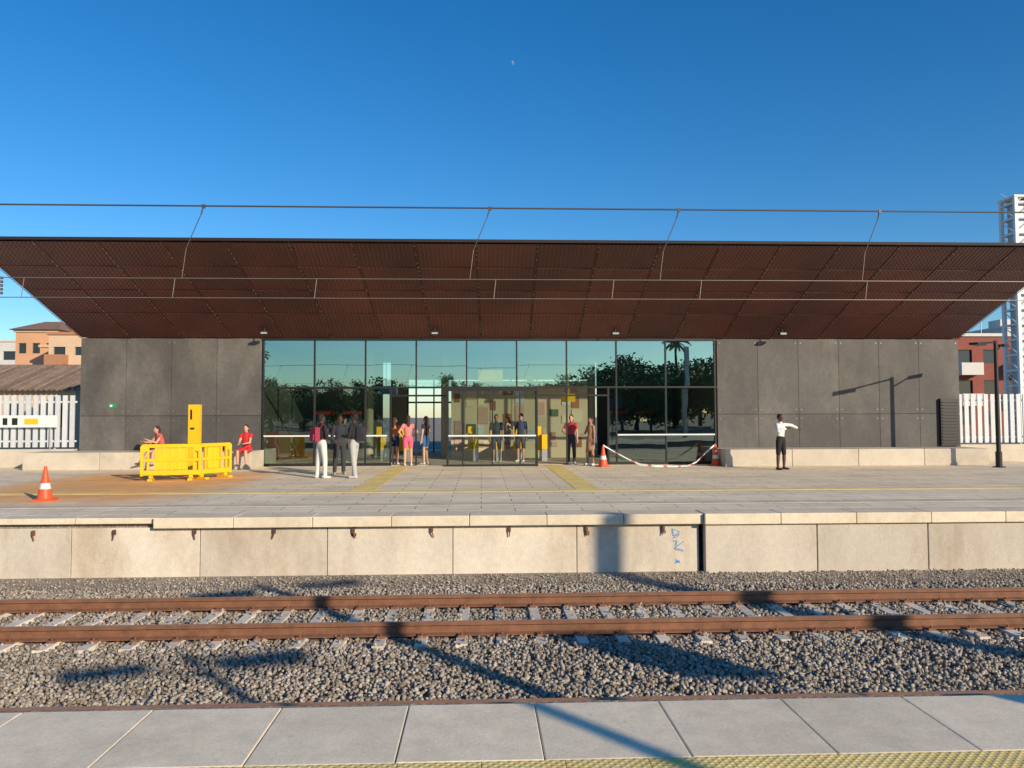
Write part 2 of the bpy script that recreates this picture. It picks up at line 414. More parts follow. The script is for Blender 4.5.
def roof():
    nP=18
    b=MB(); s=MB(); d=MB()
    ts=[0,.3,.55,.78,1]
    for i in range(nP):
        for j in range(4):
            e=.0009
            a=roofpt(i/nP+e,ts[j]+.004,.02);c=roofpt((i+1)/nP-e,ts[j]+.004,.02);q=roofpt((i+1)/nP-e,ts[j+1]-.004,.02);r=roofpt(i/nP+e,ts[j+1]-.004,.02)
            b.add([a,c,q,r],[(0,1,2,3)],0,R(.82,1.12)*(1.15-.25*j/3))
    for i in range(nP+1):
        p0=roofpt(i/nP,0,.03);p1=roofpt(i/nP,1,.03); s.cyl(p0,p1,.010,n=4)
        for k in range(26):
            if R(0,1)<.55: d.cyl(roofpt(i/nP,(k+.5)/26,.04),roofpt(i/nP,(k+.5)/26,.05),.013,n=6)
    for t in ts[1:-1]:
        s.cyl(roofpt(0,t,.03),roofpt(1,t,.03),.007,n=4)
    b.obj('soffit_panels',[m_roof],st); s.obj('soffit_seams',[m_seam],st); d.obj('soffit_bolts',[m_steel],st)
    b=MB()
    prof=[(YW+.0,4.40),(21.46,6.57),(21.46,6.62),(39,6.62),(39,4.40)]
    xl=[XL,-14.08,-14.08,-14.08,XL]; xr=[XR,17.28,17.28,17.28,XR]
    vs=[(xl[i],*prof[i]) for i in range(5)]+[(xr[i],*prof[i]) for i in range(5)]
    b.add(vs,[(4,3,2,1,0),(5,6,7,8,9)]+[(i,(i+1)%5,5+(i+1)%5,5+i) for i in range(5)])
    b.obj('roof_body',[m_top],st)
    b=MB(); b.box(-14.1,17.3,21.42,21.455,6.55,6.63); b.obj('fascia',[m_top],st)
    b=MB()
    for X in(-7.2,-1.55,4.55,10.3):
        b.box(X-.12,X+.12,25.75,25.95,4.42,4.50,0); b.cyl((X,25.85,4.5),(X,25.85,4.72),.02)
        b.box(X-.1,X+.1,25.745,25.75,4.43,4.49,1,.5)
    b.obj('spotlights',[m_black,m_white],st,bevel=.01)
roof()
def curtain():
    f=MB(); gp=MB(); W=(GR-GL)/9
    for i in range(10):
        X=GL+W*i
        if i in(4,5): f.box(X-.025,X+.025,YW-.03,YW+.1,2.72,4.36)
        else: f.box(X-.025,X+.025,YW-.03,YW+.1,.0,4.36)
    f.box(GL-.05,GR+.06,YW-.035,YW+.11,4.28,4.365)
    f.box(GL-.05,GR+.06,YW-.036,YW+.105,2.64,2.70)
    f.box(GL-.05,-3.1,YW-.034,YW+.104,.0,.09); f.box(4.4,GR+.06,YW-.034,YW+.104,.0,.09)
    for X in(-3.1,4.4): f.box(X-.03,X+.03,YW-.028,YW+.09,.0,2.64)
    f.box(-3.12,-1.2,YW-.033,YW+.11,2.36,2.42); f.box(1.95,4.42,YW-.033,YW+.11,2.36,2.42)
    def pane(x0,x1,y,z0,z1,m=0):
        t=R(-.0035,.0035); t2=R(-.003,.003)
        gp.add([(x0,y,z0),(x1,y+t*(x1-x0),z0),(x1,y+t*(x1-x0)+t2*(z1-z0),z1),(x0,y+t2*(z1-z0),z1)],[(0,1,2,3)],m)
    for i in range(9):
        x0=GL+W*i+.025;x1=GL+W*(i+1)-.025
        pane(x0,x1,YW+.03,2.70,4.28,2)
        if i<2 or i>6: pane(x0,x1,YW+.03,.09,2.62)
    pane(-3.93,-3.13,YW+.03,.09,2.62); pane(4.43,4.66,YW+.03,.09,2.62)
    y0=25.85; vx0,vx1=-1.14,1.88
    for X in(vx0,-.62,.38,1.3,vx1): f.box(X-.022,X+.022,y0,y0+.06,0,2.62)
    for X in(vx0,vx1):
        f.box(X-.03,X+.03,YW-.1,YW-.035,0,2.62)
        f.box(X-.02,X+.02,y0+.061,YW-.1,0,.08); f.box(X-.02,X+.02,y0+.061,YW-.1,2.5,2.6)
        gp.add([(X,y0+.06,.08),(X,YW-.1,.08),(X,YW-.1,2.5),(X,y0+.06,2.5)],[(0,1,2,3)],1)
    f.box(vx0-.03,vx1+.03,y0-.004,y0+.064,2.52,2.63); f.box(vx0-.03,vx1+.03,y0-.004,y0+.064,0,.07)
    for a,c in((vx0,-.62),(-.62,.38),(.38,1.3),(1.3,vx1)): pane(a+.03,c-.03,y0+.03,.07,2.52,1)
    f.obj('curtain_wall_frames',[m_black],st); gp.obj('curtain_wall_glass',[m_glass,m_glass2,m_glass3],st)
    h=MB()
    for a,c,y in((GL+.05,-3.2,YW-.09),(vx0+.04,vx1-.04,y0-.03),(4.7,GR-.05,YW-.09)):
        h.box(a,c,y,y+.03,1.0,1.05)
    h.obj('safety_rail',[m_white],st,bevel=.005)
curtain()
m_iw=M('lobby_wall',(.62,.50,.34),.8,.06,1); m_iceil=M('lobby_ceiling',(.6,.58,.52),.8,.06,1)
m_slate=M('lobby_slate_wall',(.13,.125,.11),.7,.1,1)
m_ter=M('terracotta_panel',(.5,.2,.10),.6,.1); m_cream=M('cream_panel',(.8,.68,.46),.6,.1); m_redp=M('red_panel',(.5,.05,.04),.4,.05); m_grn=M('green_panel',(.12,.20,.12),.4,.05)
m_pink=M('pink_panel',(.7,.42,.34),.6,.1)
m_screen=M('screen_blue',(.03,.06,.12),.1,.05)
def lobby():
    g=group('lobby_interior'); g.parent=st
    b=MB(); b.box(GL-.05,GR+.09,YW+.12,37.5,.0,.012); b.obj('floor',[m_floor],g)
    b=MB()
    b.box(GL-.2,GL-.06,YW+.31,37,.012,4.3,1,1); b.box(GR+.1,GR+.3,YW+.31,37,.012,4.3,1,.8)
    b.box(GL,-4.2,33,33.2,.012,4.3,1,1.1); b.box(5.0,GR+.1,33,33.2,.012,4.3,1,.8)
    b.box(-1.2,4.3,31.0,31.2,.012,3.1,0,1.1)
    b.box(-4.2,-3.4,36,36.2,.012,4.3,0,.8); b.box(-4.2,5,36,36.2,3.4,4.3,0,.8)
    b.box(GL-.05,GR+.09,YW+.12,37.5,4.3,4.37,2,.9)
    b.obj('walls_and_ceiling',[m_iw,m_slate,m_iceil],g)
    b=MB()
    for i in range(11):
        x=-1.1+i*R(.47,.5)
        z=R(.3,.6)
        while z<2.7:
            hgt=R(.25,.75)
            if R(0,1)<.6: b.box(x+.03,x+R(.22,.44),30.96,30.995,z,z+hgt-.07,random.choice([0,1,1,5,5,4,1,5,1,3]),R(.6,1.0))
            z+=hgt
    b.obj('posters',[m_ter,m_cream,m_redp,m_grn,m_white,m_pink,m_screen],g)
    b=MB()
    for x in(-6.3,-5.2,5.6,6.7):
        b.box(x-.35,x+.35,31,31.6,.012,1.75,0); b.box(x-.25,x+.25,30.97,30.998,1.1,1.55,1); b.box(x-.12,x+.12,30.97,30.998,.7,.95,2); b.box(x-.36,x+.36,31.0,31.62,1.751,1.9,2,.6)
    b.obj('ticket_machines',[m_black,m_screen,m_redp],g,bevel=.02)
    b=MB()
    for x in(-4.6,-1.5,4.6): b.cyl((x,32,.012),(x,32,4.3),.16,n=20)
    b.obj('columns',[m_iw],g)
    b=MB()
    for i in range(8):
        x=-3.6+i*.85
        if -2.5<x<-1.0: continue
        b.box(x-.1,x+.1,28.6,29.9,.012,1.0,0); b.box(x-.102,x+.102,28.58,28.6,.45,1.0,1); b.box(x-.3,x-.1,28.9,28.93,.4,1.3,1)
    b.obj('ticket_gates',[m_steel,m_yel],g,bevel=.015)
    b=MB(); b.box(-.1,.8,28.5,28.6,2.95,3.4,0); b.box(-3.9,-3.1,28.5,28.6,2.5,2.8,1); b.box(3.0,3.5,28.5,28.6,2.2,2.5,0)
    for x in(.05,.7,-3.5,3.25): b.cyl((x,28.55,2.5),(x,28.55,4.3),.012)
    b.obj('hanging_signs',[m_yel,m_screen],g)
    b=MB()
    for i in range(8): b.box(-3.4+i*1.2-.03,-3.4+i*1.2+.03,36,36.1,.012,3.4)
    b.box(-3.4,5,36.101,36.15,2.3,2.38)
    b.obj('rear_mullions',[m_black],g)
    b=MB(); b.box(XL+.3,GL-.2,37.9,38,0,4.36); b.box(GR+.3,XR-.3,37.9,38,0,4.36); b.obj('rear_wall',[m_wallclad],st)
lobby()
g=group('exit_sign'); b=MB(); b.box(-12.55,-12.3,YW-.025,YW-.002,2.0,2.13,0); b.box(-12.5,-12.42,YW-.03,YW-.026,2.03,2.10,1)
b.obj('panel',[M('exit_green',(.02,.3,.12),.4,.05),m_white],g)
b=MB(); b.box(16.1,16.75,YW-.12,YW-.002,.6,2.25,0)
for i in range(14): b.box(16.14,16.71,YW-.15,YW-.121,.68+i*.11,.72+i*.11,0)
b.obj('louvred_cabinet',[m_black])

def bench(x0,x1):
    g=group('concrete_bench'); b=MB(); n=max(1,round((x1-x0)/2.4)); wv=(x1-x0)/n
    for i in range(n): b.box(x0+i*wv+.004,x0+(i+1)*wv-.004,25.02,YW-.01,0,.56,0,R(.92,1.04))
    b.obj('block',[m_conc],g,bevel=.02)
bench(-14.5,-7.35); bench(8.0,16.9)

m_fence=M('fence_white',(.62,.64,.66),.5,.06,4)
def fence(x0,x1,y,pitch=.24,wd=.15,h=2.42):
    g=group('slatted_fence'); b=MB(); b.box(x0,x1,y,y+.25,0,.62,0); b.obj('low_wall',[m_conc],g,bevel=.01)
    b=MB(); x=x0+.1
    while x<x1-.1: 
        b.box(x,x+wd,y+.08,y+.13,.68,h,0,R(.9,1.03)); x+=pitch
    for z in(.85,h-.25): b.box(x0,x1,y+.135,y+.175,z,z+.06)
    x=x0+.02
    while x<x1: b.box(x,x+.07,y+.18,y+.25,.62,h+.02); x+=2.4
    b.obj('slats',[m_fence],g)
fence(-48,-13.62,26.4); fence(17.0,52,26.9)
g=group('information_sign'); b=MB(); b.box(-16.6,-14.15,26.30,26.36,1.35,1.75,0)
b.box(-15.9,-15.75,26.292,26.299,1.43,1.66,1); b.box(-15.6,-15.42,26.292,26.299,1.43,1.66,1)
b.box(-15.2,-14.75,26.292,26.299,1.45,1.64,2); b.box(-16.5,-16.15,26.292,26.299,1.45,1.64,3)
b.obj('panel',[m_white,m_black,m_yel,m_redp],g)
b=MB(); 
for x in(-16.4,-14.4): b.cyl((x,26.385,.62),(x,26.385,1.8),.02)
b.obj('posts',[m_steel],g)

# ------------------------------------------------------------------ street lamps
def lamp(x,y,h,az=0,arm=1.1,k=1.0,hs=1.0):
    g=group('street_lamp',(x,y,0),az); b=MB()
    b.cyl((0,0,0),(0,0,.5),.085*k,n=14); b.cyl((0,0,.5),(0,0,h),.06*k,.05*k,n=14); b.cyl((0,0,0),(0,0,.03),.16*k,n=14)
    b.cyl((0,0,h-.05),(arm,0,h-.15),.03,.025); b.box(arm-.2,arm+.45*hs,-.13*hs,.13*hs,h-.22,h-.15,0)
    b.cyl((0,0,h-.35),(-.5,0,h-.1),.025); b.box(-.85*hs,-.45,-.1*hs,.1*hs,h-.16,h-.09,0)
    b.obj('post',[m_black],g,bevel=.004)
lamp(16.5,24.0,4.05,math.radians(215),1.2,1.15)
lamp(6.45,-2.96,4.0,math.radians(20),.4,1.1,1.5)
lamp(6.5,.4,4.1,math.radians(200),.5,1.9,1.6)
g=group('platform_sign',(9.2,-.1,0)); b=MB(); b.cyl((0,0,0),(0,0,2.6),.03); b.box(-.5,.5,-.06,.06,2.35,3.05,0); b.obj('panel_on_post',[m_screen],g,bevel=.01)
def mast(x,y,h,armdir=1,hw=.15):
    g=group('catenary_mast',(x,y,0)); b=MB()
    b.box(-hw,hw,-.14,-.12,-.9,h); b.box(-hw,hw,.12,.14,-.9,h); b.box(-.012,.012,-.12,.12,-.9,h)
    b.box(-.3,.3,-.3,.3,-1.1,-.05)
    if armdir: b.cyl((0,0,4.6),(0,armdir*(10.3-y),4.45),.03); b.cyl((0,0,3.6),(0,armdir*(10.3-y),3.52),.02); b.cyl((0,0,5.6),(0,(10.3-y)*.8,4.5),.02)
    b.obj('mast_and_cantilever',[m_steel],g)
mast(15.06,-2.5,6.6,0); mast(34,14.4,7.5); mast(-32,14.4,7.5)
def wires():
    m=M('copper_wire',(.07,.065,.065),.5,.1); m2=M('contact_wire_copper',(.26,.21,.18),.4,.1,metal=.5)
    g=group('overhead_wire'); b=MB(); Y=10.3
    b.cyl((-90,Y,4.47),(90,Y,4.47),.011,n=6)
    b.cyl((-90,Y,3.50),(90,Y,3.50),.006,n=6,mat=1); b.cyl((-90,Y+.05,3.24),(90,Y-.05,3.24),.006,n=6,mat=1)
    for X in(-15,-11,-7.3,-3.69,.12,2.7,5.5,8.9,12.4,16):
        p0=Vector((X,Y,4.47)); p1=Vector((X-.03,Y,4.36)); p2=Vector((X-.22,Y,3.9)); p3=Vector((X-.27,Y,3.5))
        b.cyl(p0,p1,.010,n=5); b.cyl(p1,p2,.006,n=5); b.cyl(p2,p3,.0035,n=5,mat=1)
        b.box(X-.02,X+.02,Y-.012,Y+.012,4.44,4.49)
    for x2 in(-8,-6,-4.05,-2.19,.2,1.8,3.0,5.3,7.6,10): b.cyl((x2,Y,3.5),(x2-.03,Y,3.24),.005,n=5,mat=1)
    for k in range(5): b.cyl((-6.3,Y,3.28+k*.05),(-6.3,Y,3.31+k*.05),.03,n=8)
    b.obj('catenary',[m,m2],g)
wires()

# ------------------------------------------------------------------ cones, tape, barrier, totem
m_or=M('cone_orange',(.80,.10,.03),.45,.06,5)
def cone(x,y,s=1.0):
    g=group('traffic_cone',(x,y,0),R(0,1)); b=MB()
    b.box(-.2*s,.2*s,-.2*s,.2*s,0,.04*s,0)
    z=[.04,.06,.24,.36,.50,.58,.66,.70,.70]; r=[.155,.145,.109,.087,.060,.046,.033,.03,.0]
    b.lathe([(a*s,c*s) for a,c in zip(r,z)],mats=[0,0,1,0,0,0,0,0])
    b.obj('cone_body',[m_or,m_white],g,bevel=.008)
cone(-8.75,15.9,.98); cone(4.03,25.4,1.0); cone(7.85,25.6,1.0)
def tape():
    m,nt,p=newmat('barrier_tape'); v=objvec(nt); sx=N(nt,'ShaderNodeSeparateXYZ'); nt.links.new(v,sx.inputs[0])
    k=math_(nt,'GREATER_THAN',math_(nt,'SINE',math_(nt,'MULTIPLY',sx.outputs[0],13)),.75)
    nt.links.new(mixcol(nt,k,(.8,.8,.78),(.6,.2,.16)),p.inputs['Base Color'])
    pts=[(4.03,25.4,.68),(4.4,25.3,.47),(4.8,25.1,.24),(5.15,24.9,.06),(5.6,24.7,.02),(6.2,24.6,.018),(6.7,24.9,.02),(7.1,25.25,.12),(7.5,25.5,.42),(7.85,25.6,.68)]
    b=MB(); vs=[]
    for i,q in enumerate(pts): 
        s=.5+.5*math.sin(i*1.3)
        vs+=[(q[0],q[1],q[2]),(q[0]+.01,q[1]+.06*s,q[2]+.07-.04*s)]
    b.add(vs,[(2*i,2*i+2,2*i+3,2*i+1) for i in range(len(pts)-1)])
    b.obj('barrier_tape',[m])
tape()
def barrier(x,y,rz,L=1.95):
    g=group('plastic_barrier',(x,y,0),rz); b=MB(); t=.045; h=L/2
    b.box(-h+.1,h-.1,-t,t,.86,.96); b.box(-h,h,-t,t,.50,.58); b.box(-h,h,-t,t,.14,.27)
    b.box(-h,-h+.08,-t-.002,t+.002,.12,.86); b.box(h-.08,h,-t-.002,t+.002,.12,.86)
    for s in(-1,1): b.cyl((s*(h-.1),-t+.001,.86),(s*(h-.1),t-.001,.86),.1,n=18)
    n=max(4,int(L/.17))
    for i in range(1,n): 
        X=-h+L*i/n; b.box(X-.03,X+.03,-t*.8,t*.8,.58,.86)
        b.box(X-.03,X+.03,-t*.8,t*.8,.27,.50)
    b.box(-h+.4,h-.4,-t*.7,t*.7,.28,.85)
    for s in(-h*.65,h*.65): 
        b.box(s-.06,s+.06,-.26,.26,0,.06); b.box(s-.05,s+.05,-.06,.06,.06,.14)
    b.obj('barrier_body',[m_yel],g,bevel=.012)
barrier(-8.20,20.8,math.radians(14),1.5); barrier(-7.35,21.5,math.radians(58),1.2)
g=group('information_totem',(-8.62,23.6,0)); b=MB()
b.box(-.17,.17,-.09,.09,.05,2.05,0); b.box(-.22,.22,-.14,.14,0,.05,1)
b.box(-.11,-.05,-.095,-.091,1.6,1.9,1); b.box(-.11,.02,-.095,-.091,1.3,1.36,1)
b.obj('totem_body',[m_yel,m_black],g,bevel=.012)
# ------------------------------------------------------------------ background buildings
m_win=M('window_glass',(.03,.04,.05),.08,.05); m_tile=M('roof_tile',(.26,.15,.10),.8,.25,3,.02,12)
def block(name,x0,x1,y0,y1,h,floors,cols,wall,trim,roof='flat',balc=True,z0=0,side=True):
    g=group(name); b=MB(); k=MB(); fh=(h-.6)/floors; cw=(x1-x0)/cols
    b.box(x0+.2,x1-.2,y0+.26,y1,z0,h-.3)
    for f in range(floors+1):
        zb=z0+f*fh-.5 if f else z0; zt=z0+f*fh+.9 if f<floors else h
        b.box(x0,x1,y0,y0+.2,zb,zt,0,R(.95,1.05))
        for s,xx in((0,x0),(1,x1-.2)): b.box(xx,xx+.2,y0+.2,y1,zb,zt,0)
    for c in range(cols+1):
        xa=x0+c*cw
        a=max(x0,xa-cw*.22); e=min(x1,xa+cw*.22)
        for f in range(floors): b.box(a+.003,e-.003,y0+.01,y0+.19,z0+f*fh+.9,z0+(f+1)*fh-.5,0)
    ns=max(2,int((y1-y0)/3.2))
    for c in range(ns+1):
        ya=y0+.2+(y1-y0-.2)*c/ns; 
        for xx in(x0,x1-.2):
            for f in range(floors): b.box(xx+.01,xx+.19,max(y0+.2,ya-.9),min(y1,ya+.9),z0+f*fh+.9,z0+(f+1)*fh-.5,0)
    k.box(x0+.19,x1-.19,y0+.17,y0+.25,z0+.2,h-.5,0)
    k.box(x0+.12,x0+.19,y0+.26,y1-.1,z0+.2,h-.5,0); k.box(x1-.19,x1-.12,y0+.26,y1-.1,z0+.2,h-.5,0)
    if balc:
        for f in range(1,floors):
            for c in range(cols):
                if (c%2)==0:
                    xa=x0+(c+.5)*cw; z=z0+f*fh
                    k.box(xa-cw*.42,xa+cw*.42,y0-1.0,y0-.003,z-.1,z+.02,1); k.box(xa-cw*.42,xa+cw*.42,y0-1.0,y0-.94,z+.02,z+.9,1)
                    for sx_ in(-.42,.42): k.box(xa+cw*sx_-.04,xa+cw*sx_+.04,y0-.93,y0-.004,z+.021,z+.9,1)
    k.box(x0-.15,x1+.15,y0-.15,y1+.15,h+.003,h+.25,1)
    if roof=='hip':
        e=.5; q=min(x1-x0,y1-y0)*.3
        zz=h+.255; a=[(x0-e,y0-e,zz),(x1+e,y0-e,zz),(x1+e,y1+e,zz),(x0-e,y1+e,zz),(x0+q,(y0+y1)/2,zz+1.2),(x1-q,(y0+y1)/2,zz+1.2)]
        k.add(a,[(0,1,5,4),(1,2,5),(2,3,4,5),(3,0,4),(3,2,1,0)],2)
    else:
        k.cyl(((x0+x1)/2,(y0+y1)/2,h),((x0+x1)/2,(y0+y1)/2,h+2),.04,mat=3)
        k.box(x0+1,x0+2.4,y0+2,y0+4,h+.25,h+1.2,1)
    b.obj('walls',[wall],g); k.obj('windows_balconies_roof',[m_win,trim,m_tile,m_steel],g)
w_or=M('render_orange',(.60,.33,.19),.85,.08,.5); w_be=M('render_beige',(.62,.44,.29),.85,.08,.5); w_wh=M('render_white',(.62,.60,.56),.85,.06,.5)
w_br=M('red_brick',(.25,.075,.055),.85,.12,2); t_w=M('white_trim',(.6,.58,.54),.7,.05); t_b=M('beige_trim',(.62,.44,.28),.7,.05); t_o=M('terracotta_trim',(.42,.20,.11),.7,.05)
block('apartment_building',-47.3,-43.2,80,86,10.4,4,3,w_or,t_b,'hip',False)
block('apartment_building',-39.6,-30,72,82,9.3,4,5,w_be,t_o,'flat',True)
block('apartment_building',-43.1,-39.9,77,86,8.6,3,2,w_or,t_b,'flat',False)
block('apartment_building',-80,-53.5,92,104,10.6,4,9,w_wh,t_w,'flat',True)
block('brick_building',38.9,52,62,74,8.2,3,6,w_br,t_w,'flat',True)
block('apartment_building',56,74,80,92,11,5,7,w_wh,t_w,'flat',True)
def house():
    g=group('tiled_house'); x0,x1,y0,y1=-31,-20.6,40,48
    b=MB(); b.box(x0,x1,y0,y1,0,3.1,0); 
    for i in range(5): b.box(x0+1+i*2,x0+1.8+i*2,y0-.03,y0-.003,1.2,2.4,1); b.box(x0+.9+i*2,x0+1.9+i*2,y0-.06,y0-.031,1.1,1.18,0)
    b.obj('walls',[w_be,m_win],g)
    b=MB(); e=.5; n=44
    for s in(0,1):
        for i in range(n):
            xa=x0-e+(x1-x0+2*e)*i/n; xb=xa+(x1-x0+2*e)/n*.86
            yy=y0-e if s==0 else y1+e
            b.add([(xa,yy,3.05),(xb,yy,3.05),(xb,(y0+y1)/2,4.5),(xa,(y0+y1)/2,4.5)],[(0,1,2,3)],0,R(.7,1.25))
            m_=(xa+xb)/2; b.cyl((m_,yy,3.1),(m_,(y0+y1)/2,4.55),.09,.09,6,0,R(.7,1.25))
    b.add([(x0,y0,3.1),(x0,y1,3.1),(x0,(y0+y1)/2,4.45)],[(0,1,2)],1); b.add([(x1,y0,3.1),(x1,y1,3.1),(x1,(y0+y1)/2,4.45)],[(0,1,2)],1)
    b.cyl((x0-e,(y0+y1)/2,4.53),(x1+e,(y0+y1)/2,4.53),.12,n=8)
    b.obj('roof',[M('old_tiles',(.24,.17,.125),.85,.3,2),w_be],g)
house()
def tower():
    g=group('stair_tower'); b=MB(); x0,x1,y0,y1=33.15,36.4,46,47.3; H=15.2
    for x in(x0,x0+1.1,x0+2.2,x1):
        for y in(y0,y1): b.box(x-.1,x+.1,y-.1,y+.1,0,H)
    z=.6
    while z<H:
        b.box(x0+.1,x1-.1,y0-.07,y0+.07,z,z+.1); b.box(x0+.1,x1-.1,y1-.07,y1+.07,z,z+.1)
        b.box(x0-.07,x0+.07,y0+.1,y1-.1,z,z+.1); b.box(x1-.07,x1+.07,y0+.1,y1-.1,z,z+.1)
        b.cyl((x0,y0,z),(x0+1.1,y0,z+.9),.03); b.cyl((x0,y0,z),(x0,y1,z+.9),.03); z+=.95
    b.box(x0-.15,x1+.15,y0-.15,y1+.15,H,H+.12)
    b.box(x0+.25,x1-.2,y0+.25,y1-.2,0,H-.1,1)
    b.obj('frame_and_panels',[m_white,M('tower_panel',(.42,.48,.52),.4,.1)],g)
tower()
def moon():  # phase shaped into the mesh: only the lit crescent, daytime haze as alpha
    m=bpy.data.materials.new('moon_lit_limb'); m.use_nodes=True; nt=m.node_tree; p=nt.nodes['Principled BSDF']; p.inputs['Base Color'].default_value=(.55,.55,.55,1); p.inputs['Alpha'].default_value=.35; p.inputs['Roughness'].default_value=1
    D=cam.matrix_world.to_3x3()@Vector((-.0,321/770,-1)).normalized(); c=Vector((0,0,1.65))+D*3000
    r=D.cross(Vector((0,0,1))).normalized(); u=r.cross(D)
    b=MB(); n=14; vs=[]
    for i in range(n+1):
        t=-math.pi/2+math.pi*i/n+.4
        o=r*math.cos(t)+u*math.sin(t); t0=math.cos(-math.pi/2+math.pi*i/n)
        ax=(r*math.cos(.4)+u*math.sin(.4))
        vs.append(c+o*8); vs.append(c+o*8-ax*(t0*7))
    b.add(vs,[(2*i,2*i+2,2*i+3,2*i+1) for i in range(n)])
    b.obj('moon',[m])
moon()

# ------------------------------------------------------------------ trees (behind the photographer, mirrored in the glazing)
m_leaf=M('foliage',(.10,.15,.05),.7,.3,1.5); m_bark=M('bark',(.12,.09,.065),.9,.2,4)
def treemesh(seed):
    rr=random.Random(seed); b=MB()
    b.cyl((0,0,0),(0,0,2.6),.2,.14,8,1)
    cl=[]
    for i in range(9):
        a=i*2.4; e=Vector((math.cos(a)*rr.uniform(1,2.2),math.sin(a)*rr.uniform(1,2.2),rr.uniform(3.0,6.0)))
        b.cyl((0,0,1.8+i*.05),e,.09,.03,6,1); cl.append(e)
    for i in range(95):
        d=Vector((rr.gauss(0,1),rr.gauss(0,1),rr.gauss(0,1))).normalized()*rr.uniform(.35,1)
        cl.append(Vector((d.x*2.9,d.y*2.9,4.1+d.z*3.3)))
    for c in cl:
        t=rr.uniform(.6,1.5); s=rr.uniform(.6,1.0)
        for k in range(44):
            p=c+Vector((rr.gauss(0,.45),rr.gauss(0,.45),rr.gauss(0,.35)))*s*1.2
            u=Vector((rr.gauss(0,1),rr.gauss(0,1),rr.gauss(0,1))).normalized(); w_=u.orthogonal().normalized(); L=rr.uniform(.12,.24)
            b.add([p-u*L,p+w_*L*.6,p+u*L,p-w_*L*.6],[(0,1,2,3)],0,t*rr.uniform(.8,1.2))
    return b
tm=[treemesh(i).obj('tree',[m_leaf,m_bark]) for i in range(3)]
pos=[]
x=-44
while x<50:
    pos.append((x,-40+R(-4,4),R(.6,.85)*(1.5 if x>14 else .9))); x+=R(2.4,3.4)
x=-60
while x<66: pos.append((x,-60+R(-5,5),R(.8,1.05)*(1.4 if x>18 else 1))); x+=R(3.5,5)
for i,(x,y,s) in enumerate(pos):
    if i<3: o=tm[i]
    else: o=bpy.data.objects.new('tree',tm[i%3].data); scene.collection.objects.link(o)
    o.location=(x,y,-.06); o.scale=(s*1.15,s*1.15,s); o.rotation_euler[2]=R(0,6)
def palm(x,y,h):
    g=group('palm_tree',(x,y,-.06)); b=MB()
    for i in range(10): b.cyl((0,0,h*i/10),(0,0,h*(i+1)/10),.26-.01*i,.22-.008*i,10,1)
    for i in range(34):
        a=R(0,6.28); el=R(-.5,1.2); L=R(1.8,2.4); p=Vector((0,0,h)); d=Vector((math.cos(a)*math.cos(el),math.sin(a)*math.cos(el),math.sin(el)))
        for k in range(8):
            q=p+d*(L/8); side=d.cross(Vector((0,0,1))).normalized()
            for s in(-1,1): b.add([p,q,q+side*s*.42*(1-k/10)-Vector((0,0,.15)),p+side*s*.38*(1-k/10)-Vector((0,0,.12))],[(0,1,2,3)],0,R(.7,1.3))
            p=q; d=(d+Vector((0,0,-.17))).normalized()
    b.obj('trunk_and_fronds',[m_leaf,m_bark],g)
palm(25,-44,11); palm(-30,-50,10)

